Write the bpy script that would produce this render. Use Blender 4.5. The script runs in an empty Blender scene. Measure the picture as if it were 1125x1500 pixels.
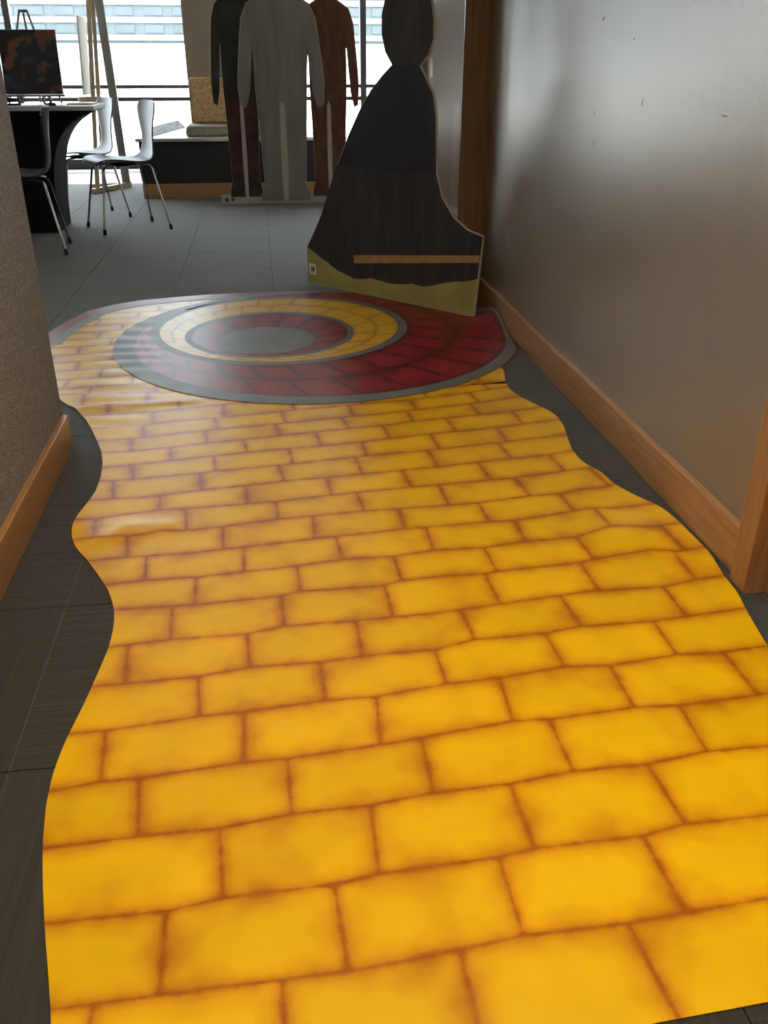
import bpy, bmesh, math, random
from mathutils import Vector, Matrix
random.seed(7)
S = bpy.context.scene
COL = S.collection
PI = math.pi

# ------------------------------------------------------------------ camera
F, CX, CY = 1290.0, 562.5, 750.0
PITCH = math.atan2(657, 1290); CAMH = 1.04
YAW = math.atan2(562 - 372, math.hypot(1290, 657))
FW = Vector((math.sin(YAW)*math.cos(PITCH), math.cos(YAW)*math.cos(PITCH), -math.sin(PITCH)))
RT = Vector((math.cos(YAW), -math.sin(YAW), 0)); UP = RT.cross(FW)
CAM = Vector((0, 0, CAMH))
cd = bpy.data.cameras.new('camera'); cam = bpy.data.objects.new('camera', cd); COL.objects.link(cam)
cd.sensor_fit = 'VERTICAL'; cd.sensor_height = 36; cd.lens = 36*F/1500; cd.clip_start = .02; cd.clip_end = 200
cam.matrix_world = Matrix(((RT.x, UP.x, -FW.x, 0), (RT.y, UP.y, -FW.y, 0), (RT.z, UP.z, -FW.z, CAMH), (0, 0, 0, 1)))
S.camera = cam

# ------------------------------------------------------------------ world, sun, exposure
w = bpy.data.worlds.new('sky'); S.world = w; w.use_nodes = True
bg = w.node_tree.nodes['Background']; bg.inputs[0].default_value = (.80, .91, 1, 1); bg.inputs[1].default_value = 13
sd = bpy.data.lights.new('sun_offscreen', 'SUN'); sd.energy = 36; sd.angle = .01; sd.color = (1, .95, .86)
sun = bpy.data.objects.new('sun_offscreen', sd); COL.objects.link(sun)
sun.rotation_euler = Vector((.22, -.62, -1.0)).to_track_quat('-Z', 'Y').to_euler()
vs = S.view_settings
vs.view_transform = 'Standard'; vs.look = 'None'; vs.gamma = 1; vs.use_curve_mapping = False; vs.exposure = 0.06
S.display_settings.display_device = 'sRGB'
CEIL = 2.6

# ------------------------------------------------------------------ pixel -> place
def ray(x, y): return FW + RT*((x-CX)/F) + UP*((CY-y)/F)
def gnd(x, y, z=0.0):
    d = ray(x, y); return CAM + d*((z-CAMH)/d.z)
def ony(x, y, Y):
    d = ray(x, y); return CAM + d*(Y/d.y)

# ------------------------------------------------------------------ materials
def mat(name, col, rough=.6, metal=0, spec=.5, var=.12, nscale=8, bump=0, bscale=60, col2=None, stretch=None, coat=0, detail=4):
    m = bpy.data.materials.new(name); m.use_nodes = True
    nt = m.node_tree; b = nt.nodes['Principled BSDF']
    tc = nt.nodes.new('ShaderNodeTexCoord'); src = tc.outputs['Object']
    if stretch:
        mp = nt.nodes.new('ShaderNodeMapping'); mp.inputs['Scale'].default_value = stretch
        nt.links.new(src, mp.inputs[0]); src = mp.outputs[0]
    n = nt.nodes.new('ShaderNodeTexNoise'); n.inputs['Scale'].default_value = nscale; n.inputs['Detail'].default_value = detail
    nt.links.new(src, n.inputs['Vector'])
    r = nt.nodes.new('ShaderNodeValToRGB')
    c2 = col2 or tuple(c*(1-var*2) for c in col); c1 = tuple(min(1, c*(1+var)) for c in col)
    r.color_ramp.elements[0].position = .35; r.color_ramp.elements[1].position = .65
    r.color_ramp.elements[0].color = (*c2, 1); r.color_ramp.elements[1].color = (*c1, 1)
    nt.links.new(n.outputs[0], r.inputs[0]); nt.links.new(r.outputs[0], b.inputs['Base Color'])
    b.inputs['Roughness'].default_value = rough; b.inputs['Metallic'].default_value = metal
    b.inputs['Specular IOR Level'].default_value = spec; b.inputs['Coat Weight'].default_value = coat
    if bump:
        n2 = nt.nodes.new('ShaderNodeTexNoise'); n2.inputs['Scale'].default_value = bscale; n2.inputs['Detail'].default_value = 3
        nt.links.new(src, n2.inputs['Vector'])
        bp = nt.nodes.new('ShaderNodeBump'); bp.inputs['Strength'].default_value = bump; bp.inputs['Distance'].default_value = .004
        nt.links.new(n2.outputs[0], bp.inputs['Height']); nt.links.new(bp.outputs[0], b.inputs['Normal'])
    return m

M = {}
M['wall_satin'] = mat('taupe_satin_paint', (.22, .178, .135), rough=.31, spec=.75, var=.03, nscale=3, bump=.10, bscale=110)
M['wall_fabric'] = mat('grey_fleck_wallcovering', (.33, .335, .355), rough=.85, var=.0, col2=(.125, .128, .137), nscale=190, bump=.5, bscale=190)
M['wall_plain'] = mat('plain_wall_paint', (.46, .42, .37), rough=.8, var=.03)
M['pier_paint'] = mat('brown_pier_paint', (.22, .178, .135), rough=.7, var=.04)
M['ceiling'] = mat('ceiling_paint', (.7, .68, .64), rough=.9, var=.02)
M['oak'] = mat('oak_trim', (.44, .235, .095), rough=.33, spec=.5, var=.0, col2=(.34, .165, .062), nscale=14, stretch=(9, .5, 9), bump=.08, bscale=30)
M['oak_v'] = mat('oak_casing', (.40, .20, .075), rough=.38, var=.0, col2=(.29, .135, .046), nscale=14, stretch=(9, 9, .5), bump=.08, bscale=30)
M['pier_wood'] = mat('glossy_pier_veneer', (.22, .115, .055), rough=.2, spec=1.0, var=.0, col2=(.15, .075, .033), nscale=10, stretch=(8, 8, .35), coat=.6)
M['door'] = mat('dark_door_veneer', (.10, .045, .018), rough=.45, var=.1, nscale=8, stretch=(8, 8, .4))
M['subfloor'] = mat('subfloor', (.02, .019, .016), rough=.9)
M['metal_frame'] = mat('window_frame_metal', (.05, .05, .055), rough=.5, metal=.3, var=.03)
M['chrome'] = mat('chrome_tube', (.55, .55, .55), rough=.22, metal=1, var=.02)
M['rubber'] = mat('black_rubber', (.012, .012, .012), rough=.6, var=.02)
M['chair_shell'] = mat('dark_chair_lacquer', (.028, .030, .032), rough=.45, spec=.4, var=.05)
M['black_cloth'] = mat('black_stretch_cloth', (.008, .008, .010), rough=.75, spec=.2, var=.05)
M['white_top'] = mat('pale_table_top', (.55, .55, .56), rough=.45, var=.03)
M['paper'] = mat('white_paper', (.78, .77, .74), rough=.6, var=.02)
M['card'] = mat('white_card_edge', (.52, .48, .41), rough=.6, var=.03)
M['bench_body'] = mat('dark_bench_carpet', (.030, .025, .024), rough=.9, var=.0, col2=(.016, .014, .014), nscale=120, bump=.3, bscale=150)
M['bench_top'] = mat('bench_top_laminate', (.42, .40, .37), rough=.4, var=.03)
M['cush_tan'] = mat('tan_fleck_upholstery', (.50, .34, .17), rough=.85, var=.0, col2=(.30, .165, .065), nscale=55, bump=.3, bscale=90)
M['cush_grey'] = mat('grey_beige_upholstery', (.24, .205, .165), rough=.8, var=.08, nscale=30, bump=.2)
M['pine'] = mat('easel_pine', (.42, .34, .22), rough=.5, var=.12, nscale=12, stretch=(6, 6, .5))
M['easel_metal'] = mat('easel_grey_metal', (.22, .22, .22), rough=.4, metal=.4, var=.03)
M['facade'] = mat('facade_grey_panel', (.060, .074, .078), rough=.7, var=.06, nscale=.6)
M['facade_band'] = mat('facade_pale_band', (.26, .265, .265), rough=.7, var=.05, nscale=.6)
M['facade_glass'] = mat('facade_dark_glass', (.040, .052, .058), rough=.3, var=.1, nscale=.4)
M['pavement'] = mat('pale_pavement', (.62, .61, .58), rough=.8, var=.05, nscale=2)
M['planter'] = mat('pinkish_planter_concrete', (.22, .20, .195), rough=.8, var=.05)
M['grey_paint'] = mat('grey_floor_print', (.15, .155, .15), rough=.42, var=.08, nscale=7)
M['white_lamp_trim'] = mat('white_lamp_trim', (.8, .8, .78), rough=.4, var=.01)
# flat prints of the standees
M['p_navy'] = mat('print_navy_black', (.018, .018, .026), rough=.42, var=.0, col2=(.010, .010, .016), nscale=5, stretch=(3, 3, .6))
M['p_char'] = mat('print_charcoal', (.040, .034, .036), rough=.42, var=.0, col2=(.018, .016, .019), nscale=9, stretch=(3, 3, .5))
M['p_straw'] = mat('print_straw_green', (.42, .38, .12), rough=.45, var=.0, col2=(.33, .29, .085), nscale=7)
M['p_tan'] = mat('print_tan', (.42, .25, .085), rough=.45, var=.08, nscale=20)
M['p_dark'] = mat('print_dark_olive', (.022, .021, .018), rough=.5, var=.25, nscale=9)
M['p_maroon'] = mat('print_maroon', (.065, .018, .015), rough=.5, var=.3, nscale=9)
M['p_brown'] = mat('print_brown', (.16, .062, .028), rough=.5, var=.0, col2=(.085, .030, .014), nscale=14, stretch=(2, 2, .7))
M['p_silver'] = mat('print_grey', (.27, .25, .215), rough=.45, var=.0, col2=(.20, .185, .16), nscale=5, stretch=(3, 3, .4))
M['p_boot'] = mat('print_boot', (.045, .030, .020), rough=.5, var=.2)
M['p_gold'] = mat('print_ochre', (.30, .20, .075), rough=.5, var=.2, nscale=30)
M['ink'] = mat('grey_ink', (.12, .11, .11), rough=.5, var=.3, nscale=200)

def glass_mat():
    m = bpy.data.materials.new('window_glass'); m.use_nodes = True; nt = m.node_tree; nt.nodes.clear()
    o = nt.nodes.new('ShaderNodeOutputMaterial'); mx = nt.nodes.new('ShaderNodeMixShader')
    t = nt.nodes.new('ShaderNodeBsdfTransparent'); g = nt.nodes.new('ShaderNodeBsdfGlossy')
    t.inputs[0].default_value = (.93, .96, .96, 1); g.inputs['Roughness'].default_value = .02
    mx.inputs[0].default_value = .05
    nt.links.new(t.outputs[0], mx.inputs[1]); nt.links.new(g.outputs[0], mx.inputs[2]); nt.links.new(mx.outputs[0], o.inputs[0])
    return m
M['glass'] = glass_mat()

def carpet_mat():
    m = bpy.data.materials.new('carpet_tile_pile'); m.use_nodes = True; nt = m.node_tree; L = nt.links
    b = nt.nodes['Principled BSDF']; b.inputs['Roughness'].default_value = .85; b.inputs['Specular IOR Level'].default_value = .25
    b.inputs['Sheen Weight'].default_value = .25; b.inputs['Sheen Roughness'].default_value = .5
    tc = nt.nodes.new('ShaderNodeTexCoord'); oi = nt.nodes.new('ShaderNodeObjectInfo')
    ad = nt.nodes.new('ShaderNodeVectorMath'); ad.operation = 'ADD'
    rs = nt.nodes.new('ShaderNodeVectorMath'); rs.operation = 'SCALE'; rs.inputs[3].default_value = 37
    cx = nt.nodes.new('ShaderNodeCombineXYZ'); L.new(oi.outputs['Random'], cx.inputs[0]); L.new(oi.outputs['Random'], cx.inputs[1])
    L.new(cx.outputs[0], rs.inputs[0]); L.new(tc.outputs['Object'], ad.inputs[0]); L.new(rs.outputs[0], ad.inputs[1])
    mp = nt.nodes.new('ShaderNodeMapping'); mp.inputs['Scale'].default_value = (95, 3, 3); L.new(ad.outputs[0], mp.inputs[0])
    n1 = nt.nodes.new('ShaderNodeTexNoise'); n1.inputs['Scale'].default_value = 1; n1.inputs['Detail'].default_value = 2; L.new(mp.outputs[0], n1.inputs['Vector'])
    n2 = nt.nodes.new('ShaderNodeTexNoise'); n2.inputs['Scale'].default_value = 330; L.new(ad.outputs[0], n2.inputs['Vector'])
    mp3 = nt.nodes.new('ShaderNodeMapping'); mp3.inputs['Scale'].default_value = (22, 1.2, 1); L.new(ad.outputs[0], mp3.inputs[0])
    n3 = nt.nodes.new('ShaderNodeTexNoise'); n3.inputs['Scale'].default_value = 1; L.new(mp3.outputs[0], n3.inputs['Vector'])
    r3 = nt.nodes.new('ShaderNodeMapRange'); r3.inputs[1].default_value = .66; r3.inputs[2].default_value = .72; r3.inputs[3].default_value = 1; r3.inputs[4].default_value = .62; L.new(n3.outputs[0], r3.inputs[0])
    mix = nt.nodes.new('ShaderNodeMath'); mix.operation = 'ADD'; L.new(n1.outputs[0], mix.inputs[0]); L.new(n2.outputs[0], mix.inputs[1])
    r = nt.nodes.new('ShaderNodeValToRGB'); r.color_ramp.elements[0].position = .30; r.color_ramp.elements[1].position = .70
    r.color_ramp.elements[0].color = (.019, .0175, .014, 1); r.color_ramp.elements[1].color = (.049, .0455, .038, 1)
    hf = nt.nodes.new('ShaderNodeMath'); hf.operation = 'MULTIPLY'; hf.inputs[1].default_value = .5; L.new(mix.outputs[0], hf.inputs[0]); L.new(hf.outputs[0], r.inputs[0])
    rt = nt.nodes.new('ShaderNodeMapRange'); rt.inputs[3].default_value = .86; rt.inputs[4].default_value = 1.12; L.new(oi.outputs['Random'], rt.inputs[0])
    m1 = nt.nodes.new('ShaderNodeMath'); m1.operation = 'MULTIPLY'; L.new(rt.outputs[0], m1.inputs[0]); L.new(r3.outputs[0], m1.inputs[1])
    vm = nt.nodes.new('ShaderNodeVectorMath'); vm.operation = 'SCALE'; L.new(r.outputs[0], vm.inputs[0]); L.new(m1.outputs[0], vm.inputs[3])
    L.new(vm.outputs[0], b.inputs['Base Color'])
    bp = nt.nodes.new('ShaderNodeBump'); bp.inputs['Strength'].default_value = .6; bp.inputs['Distance'].default_value = .003
    L.new(mix.outputs[0], bp.inputs['Height']); L.new(bp.outputs[0], b.inputs['Normal'])
    return m
M['carpet'] = carpet_mat()

def brick_paint(name, stops, tintvar=.08, rough=.34):
    """Hand-painted brick: paint colour by distance (metres) to the nearest painted joint, read from two UV maps."""
    m = bpy.data.materials.new(name); m.use_nodes = True; nt = m.node_tree; L = nt.links
    b = nt.nodes['Principled BSDF']; b.inputs['Roughness'].default_value = rough; b.inputs['Specular IOR Level'].default_value = .36
    tc = nt.nodes.new('ShaderNodeTexCoord'); oi = nt.nodes.new('ShaderNodeObjectInfo')
    def mth(op, a, c, v=None):
        n = nt.nodes.new('ShaderNodeMath'); n.operation = op
        if a is not None: L.new(a, n.inputs[0])
        if c is not None: L.new(c, n.inputs[1])
        if v is not None: n.inputs[1].default_value = v
        return n.outputs[0]
    u1 = nt.nodes.new('ShaderNodeUVMap'); u1.uv_map = 'low'; u2 = nt.nodes.new('ShaderNodeUVMap'); u2.uv_map = 'high'
    s1 = nt.nodes.new('ShaderNodeSeparateXYZ'); s2 = nt.nodes.new('ShaderNodeSeparateXYZ'); L.new(u1.outputs[0], s1.inputs[0]); L.new(u2.outputs[0], s2.inputs[0])
    geo = nt.nodes.new('ShaderNodeNewGeometry')
    nz = nt.nodes.new('ShaderNodeTexNoise'); nz.inputs['Scale'].default_value = 28; nz.inputs['Detail'].default_value = 4; L.new(geo.outputs['Position'], nz.inputs['Vector'])
    nl = nt.nodes.new('ShaderNodeTexNoise'); nl.inputs['Scale'].default_value = 9; nl.inputs['Detail'].default_value = 2; L.new(geo.outputs['Position'], nl.inputs['Vector'])
    nf = nt.nodes.new('ShaderNodeTexNoise'); nf.inputs['Scale'].default_value = 160; nf.inputs['Detail'].default_value = 3; L.new(geo.outputs['Position'], nf.inputs['Vector'])
    dx = mth('SMOOTH_MIN', s1.outputs[0], s2.outputs[0]); dx.node.inputs[2].default_value = .004
    dy = mth('SMOOTH_MIN', s1.outputs[1], s2.outputs[1]); dy.node.inputs[2].default_value = .004
    dyw = mth('MULTIPLY', dy, None, 1.12)
    d = mth('SMOOTH_MIN', dx, dyw); d.node.inputs[2].default_value = .022
    # wobble of the brush
    k = nt.nodes.new('ShaderNodeMapRange'); k.inputs[1].default_value = .3; k.inputs[2].default_value = .7; k.inputs[3].default_value = .50; k.inputs[4].default_value = 1.75; L.new(nl.outputs[0], k.inputs[0])
    k2 = nt.nodes.new('ShaderNodeMapRange'); k2.inputs[1].default_value = .3; k2.inputs[2].default_value = .7; k2.inputs[3].default_value = -.0022; k2.inputs[4].default_value = .0032; L.new(nz.outputs[0], k2.inputs[0])
    k3 = nt.nodes.new('ShaderNodeMapRange'); k3.inputs[1].default_value = .3; k3.inputs[2].default_value = .7; k3.inputs[3].default_value = -.0010; k3.inputs[4].default_value = .0010; L.new(nf.outputs[0], k3.inputs[0])
    d = mth('ADD', d, k2.outputs[0]); d = mth('ADD', d, k3.outputs[0]); d = mth('MULTIPLY', d, k.outputs[0])
    d = mth('MULTIPLY', d, None, 1/.06)
    r = nt.nodes.new('ShaderNodeValToRGB'); r.color_ramp.interpolation = 'B_SPLINE' if False else 'LINEAR'
    el = r.color_ramp.elements
    while len(el) < len(stops): el.new(.5)
    for e, (p, c) in zip(el, stops): e.position = p; e.color = (*c, 1)
    L.new(d, r.inputs[0])
    tv = nt.nodes.new('ShaderNodeMapRange'); tv.inputs[3].default_value = 1-tintvar; tv.inputs[4].default_value = 1+tintvar*.4; L.new(oi.outputs['Random'], tv.inputs[0])
    cl = nt.nodes.new('ShaderNodeMapRange'); cl.inputs[1].default_value = .3; cl.inputs[2].default_value = .7; cl.inputs[3].default_value = .93; cl.inputs[4].default_value = 1.05; L.new(nl.outputs[0], cl.inputs[0])
    t = mth('MULTIPLY', tv.outputs[0], cl.outputs[0])
    vm = nt.nodes.new('ShaderNodeVectorMath'); vm.operation = 'SCALE'; L.new(r.outputs[0], vm.inputs[0]); L.new(t, vm.inputs[3])
    L.new(vm.outputs[0], b.inputs['Base Color'])
    bp = nt.nodes.new('ShaderNodeBump'); bp.inputs['Strength'].default_value = .05; bp.inputs['Distance'].default_value = .002; L.new(nz.outputs[0], bp.inputs['Height']); L.new(bp.outputs[0], b.inputs['Normal'])
    return m
Y0 = (.85, .487, .001)
M['brick'] = brick_paint('painted_yellow_brick', [(0, (.38, .105, .004)), (.05, (.48, .155, .004)), (.14, (.65, .270, .003)), (.36, (.775, .385, .002)), (.80, Y0)])
M['ring_brick'] = brick_paint('painted_ring_brick', [(0, (.48, .20, .02)), (.09, (.60, .29, .02)), (.22, (.72, .40, .03)), (.55, (.74, .43, .03)), (.8, (.74, .43, .03))])
M['red_brick'] = brick_paint('painted_red_brick', [(0, (.075, .008, .010)), (.10, (.13, .011, .014)), (.30, (.22, .016, .020)), (.7, (.27, .018, .024)), (.9, (.28, .019, .025))], rough=.36)
M['mat_back'] = mat('vinyl_backing', (.62, .33, .02), rough=.5, var=.03)

# ------------------------------------------------------------------ mesh helpers
def link(o, parent=None):
    COL.objects.link(o)
    if parent: o.parent = parent
    return o
def mesh_obj(name, verts, faces, m, parent=None, smooth=False):
    me = bpy.data.meshes.new(name); me.from_pydata([tuple(v) for v in verts], [], faces); me.validate(); me.update()
    if m: me.materials.append(m)
    if smooth:
        for p in me.polygons: p.use_smooth = True
    return link(bpy.data.objects.new(name, me), parent)
def bm_obj(name, bm, m, parent=None, smooth=False, bev=0, seg=2):
    me = bpy.data.meshes.new(name)
    if bev: bmesh.ops.bevel(bm, geom=list(bm.edges), offset=bev, segments=seg, affect='EDGES', profile=.6)
    bmesh.ops.recalc_face_normals(bm, faces=bm.faces)
    bm.to_mesh(me); bm.free()
    if m: me.materials.append(m)
    if smooth:
        for p in me.polygons: p.use_smooth = True
    return link(bpy.data.objects.new(name, me), parent)
def add_box(bm, x0, x1, y0, y1, z0, z1):
    v = [bm.verts.new(p) for p in ((x0,y0,z0),(x1,y0,z0),(x1,y1,z0),(x0,y1,z0),(x0,y0,z1),(x1,y0,z1),(x1,y1,z1),(x0,y1,z1))]
    for f in ((0,3,2,1),(4,5,6,7),(0,1,5,4),(1,2,6,5),(2,3,7,6),(3,0,4,7)): bm.faces.new([v[i] for i in f])
def box(name, x0, x1, y0, y1, z0, z1, m, parent=None, bev=0, seg=2):
    bm = bmesh.new(); add_box(bm, x0, x1, y0, y1, z0, z1); return bm_obj(name, bm, m, parent, bev=bev, seg=seg)
def tube(bm, pts, r, n=10, caps=True):
    pts = [Vector(p) for p in pts]; rings = []
    rr = r if isinstance(r, (list, tuple)) else [r]*len(pts)
    up = Vector((.31, .17, .93))
    for i, p in enumerate(pts):
        t = (pts[min(i+1, len(pts)-1)] - pts[max(i-1, 0)]).normalized()
        a = t.cross(up)
        if a.length < .05: a = t.cross(Vector((1, 0, 0)))
        a.normalize(); b = t.cross(a)
        rings.append([bm.verts.new(p + (a*math.cos(2*PI*k/n) + b*math.sin(2*PI*k/n))*rr[i]) for k in range(n)])
    for i in range(len(rings)-1):
        for k in range(n): bm.faces.new((rings[i][k], rings[i][(k+1) % n], rings[i+1][(k+1) % n], rings[i+1][k]))
    if caps: bm.faces.new(rings[0][::-1]); bm.faces.new(rings[-1])
def tube_obj(name, pts, r, m, parent=None, n=10):
    bm = bmesh.new(); tube(bm, pts, r, n); return bm_obj(name, bm, m, parent, smooth=True)
def bar(name, p, q, wx, wy, m, parent=None):
    """straight rectangular bar between two points"""
    p, q = Vector(p), Vector(q); t = (q-p).normalized(); a = t.cross(Vector((0, 1, 0)))
    if a.length < .05: a = t.cross(Vector((1, 0, 0)))
    a.normalize(); b = t.cross(a); bm = bmesh.new(); vs_ = []
    for c in (p, q):
        for sx, sy in ((-1,-1),(1,-1),(1,1),(-1,1)): vs_.append(bm.verts.new(c + a*sx*wx/2 + b*sy*wy/2))
    for f in ((0,1,2,3),(7,6,5,4),(0,4,5,1),(1,5,6,2),(2,6,7,3),(3,7,4,0)): bm.faces.new([vs_[i] for i in f])
    return bm_obj(name, bm, m, parent)
def prism(name, pts, origin, ax, nrm, t0, t1, m, parent=None):
    """outline pts (s, z) in the vertical plane through origin along ax, from depth t0 to t1 along nrm"""
    bm = bmesh.new(); o = Vector(origin); ax = Vector(ax); nrm = Vector(nrm)
    def at(s, z, t): return o + ax*s + Vector((0, 0, z)) + nrm*t
    a = [bm.verts.new(at(s, z, t0)) for s, z in pts]; b = [bm.verts.new(at(s, z, t1)) for s, z in pts]
    bm.faces.new(a); bm.faces.new(b[::-1]); n = len(pts)
    for i in range(n): bm.faces.new((a[i], b[i], b[(i+1) % n], a[(i+1) % n]))
    bm.normal_update(); bmesh.ops.triangulate(bm, faces=[f for f in bm.faces if len(f.verts) > 4])
    return bm_obj(name, bm, m, parent)
def empty(name, loc=(0, 0, 0), rz=0):
    o = bpy.data.objects.new(name, None); o.location = loc; o.rotation_euler = (0, 0, rz); o.empty_display_size = .1; return link(o)
def tag(o, label, cat, group=None, kind=None):
    o['label'] = label; o['category'] = cat
    if group: o['group'] = group
    if kind: o['kind'] = kind
    return o
def struct(o, label=None, cat=None):
    o['kind'] = 'structure'
    if label: o['label'] = label
    if cat: o['category'] = cat
    return o
def smoothstep(a, b, x):
    t = min(1, max(0, (x-a)/(b-a))); return t*t*(3-2*t)

# ------------------------------------------------------------------ the room shell
XR, XL, YL, YW = 1.03, -.63, 2.585, 10.8
BACK = -2.4
struct(box('wall_right', XR, XR+.15, 1.56, 4.27, 0, CEIL, M['wall_satin']), 'taupe satin painted corridor wall with scuffs above an oak baseboard', 'wall')
struct(box('wall_right_rear', XR, XR+.15, BACK, .58, 0, CEIL, M['wall_satin']), 'taupe satin painted wall on the other side of the dark door', 'wall')
struct(box('wall_right_header', XR, XR+.15, .58, 1.56, 2.1, CEIL, M['wall_satin']), 'strip of taupe wall above the dark door', 'wall')
struct(box('wall_left', XL-.16, XL, BACK, YL, 0, CEIL, M['wall_fabric'], bev=.004), 'grey flecked wallcovering on the corridor wall that ends at an open corner', 'wall')
struct(box('wall_left_return', -6.2, XL-.16, YL-.16, YL-.01, 0, CEIL, M['wall_plain']), 'plain wall of the seating area behind the flecked corridor wall', 'wall')
struct(box('wall_rear', XL-.16, XR+.15, BACK-.15, BACK, 0, CEIL, M['wall_plain']), 'plain wall closing the corridor behind the viewer', 'wall')
struct(box('wall_far_left', -6.35, -6.2, YL-.16, YW+.15, 0, CEIL, M['wall_plain']), 'plain side wall of the seating area', 'wall')
struct(box('wall_far_right', 4.0, 4.15, 4.27, YW+.15, 0, CEIL, M['wall_plain']), 'plain side wall beyond the wood-clad pier', 'wall')
struct(box('wall_far_right_return', XR+.15, 4.15, 4.12, 4.27, 0, CEIL, M['wall_plain']), 'plain wall behind the corridor wall', 'wall')
struct(box('ceiling', -6.35, 4.15, BACK-.15, YW+.15, CEIL, CEIL+.1, M['ceiling']), 'off-white ceiling over corridor and seating area', 'ceiling')
wr = bpy.data.objects['wall_right']
def onx(x, y, X):
    d = ray(x, y); return CAM + d*(X/d.x)
M['scuff'] = mat('pale_scuff', (.55, .55, .53), rough=.5, var=.05); M['scuff_dark'] = mat('dark_scuff', (.10, .09, .08), rough=.5, var=.05)
for px, py, ly, lz, mk, nm in ((870, 208, .065, .026, 'scuff', 'pale_scuff'), (884, 26, .022, .016, 'scuff', 'pale_scuff'), (871, 165, .006, .016, 'scuff_dark', 'dark_scuff'), (941, 150, .006, .022, 'scuff_dark', 'dark_scuff'), (1062, 170, .040, .005, 'scuff_dark', 'dark_scuff'), (929, 57, .012, .006, 'scuff_dark', 'dark_scuff'), (799, 178, .010, .006, 'scuff_dark', 'dark_scuff')):
    q = onx(px, py, XR); prism(nm, [(ly*.5*math.cos(a)*random.uniform(.6, 1), lz*.5*math.sin(a)*random.uniform(.6, 1)) for a in [k*PI/4 for k in range(8)]], q, (0, 1, 0), (-1, 0, 0), -.0005, .0006, M[mk], wr)
# wood-clad pier where the corridor opens, and one further back
p = struct(empty('trim_1', (0, 0, 0)), 'dark brown wood-clad pier with glossy veneered side at the corridor end', 'pier')
box('veneer_panel', .905, .925, 4.262, 5.12, 0, CEIL, M['pier_wood'], p)
box('end_board', .905, 1.03, 4.235, 4.262, 0, CEIL, M['pier_wood'], p, bev=.002)
box('core', .925, 1.18, 4.262, 5.12, 0, CEIL, M['pier_wood'], p)
p = struct(empty('trim_2', (0, 0, 0)), 'dark brown wood post standing behind the glossy pier', 'pier')
box('post_board', .93, 1.22, 6.35, 6.55, 0, CEIL, M['pier_wood'], p, bev=.003)
# baseboards
def baseboard(name, x0, x1, y0, y1, h, lab):
    bm = bmesh.new(); add_box(bm, x0, x1, y0, y1, .0, h); o = bm_obj(name, bm, M['oak'], bev=.004); return struct(o, lab, 'baseboard')
baseboard('baseboard_right', XR-.018, XR+.002, 1.592, 4.235, .118, 'oak baseboard along the taupe wall')
baseboard('baseboard_right_rear', XR-.018, XR+.002, BACK, .49, .118, 'oak baseboard beyond the dark door')
baseboard('baseboard_left', XL-.002, XL+.018, BACK, YL-.012, .108, 'oak baseboard along the flecked grey wall')
# door with casing
d = struct(empty('door_1', (XR, 1.0, 0)), 'dark brown door in an oak casing beside the taupe wall', 'door')
def dpart(name, x0, x1, y0, y1, z0, z1, m, bev=.003): return box(name, x0-XR, x1-XR, y0-1.0, y1-1.0, z0, z1, m, d, bev=bev)
dpart('casing', .995, 1.045, 1.525, 1.592, 0, 2.17, M['oak_v'])
dpart('casing', .995, 1.045, .49, .56, 0, 2.17, M['oak_v'])
dpart('casing', .995, 1.045, .56, 1.525, 2.10, 2.17, M['oak_v'])
dpart('jamb', 1.045, 1.13, 1.50, 1.56, 0, 2.10, M['oak_v'])
leaf = dpart('door_leaf', 1.075, 1.115, .58, 1.50, .012, 2.09, M['door'])
bm = bmesh.new(); tube(bm, [(.075-.03, -.38, 1.0), (-.015, -.38, 1.0), (-.015, -.27, 1.0)], .009); bm_obj('lever_handle', bm, M['chrome'], d, smooth=True)
bm = bmesh.new(); bmesh.ops.create_uvsphere(bm, u_segments=10, v_segments=6, radius=.006); bmesh.ops.translate(bm, verts=bm.verts, vec=(.02, .505, .012)); bm_obj('screw_cap', bm, M['chrome'], d, smooth=True)

# floor: slab + carpet tiles, quarter turned
fl = struct(box('floor', -6.35, 4.15, BACK-.15, YW+.15, -.12, -.006, M['subfloor']), 'dark grey-green carpet tiles laid quarter-turned', 'floor')
TS = .5
bm = bmesh.new(); h = TS/2-.0013; add_box(bm, -h, h, -h, h, -.0055, 0)
bmesh.ops.recalc_face_normals(bm, faces=bm.faces)
tile_me = bpy.data.meshes.new('carpet_tile'); bm.to_mesh(tile_me); bm.free(); tile_me.materials.append(M['carpet'])
def prj(p):
    v = Vector(p)-CAM; z = v.dot(FW)
    return (CX+F*v.dot(RT)/z, CY-F*v.dot(UP)/z) if z > .05 else None
rest = bmesh.new()
nt_ = 0
for i in range(-13, 9):
    for j in range(-5, 22):
        cx, cy = .03+TS*i+TS/2, .17+TS*j+TS/2
        if cx-h < -6.2 or cx+h > 4.0 or cy-h < BACK or cy+h > YW: continue
        if XL-.16 < cx+h and cx-h < XL and False: continue
        vis = False
        for ax in (-h, 0, h):
            for ay in (-h, 0, h):
                q = prj((cx+ax, cy+ay, 0))
                if q and -90 < q[0] < 1215 and -40 < q[1] < 1560: vis = True
        if cx < -.9 and cy < 2.4: vis = False
        if vis:
            o = bpy.data.objects.new('carpet_tile', tile_me); link(o, fl); o.location = (cx, cy, random.uniform(0, .0004)); nt_ += 1
            o.rotation_euler = (0, 0, ((i+j) % 2)*PI/2)
        else:
            add_box(rest, cx-h, cx+h, cy-h, cy+h, -.0055, 0)
o = bm_obj('carpet_field', rest, M['carpet'], fl); o['kind'] = 'stuff'

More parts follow.
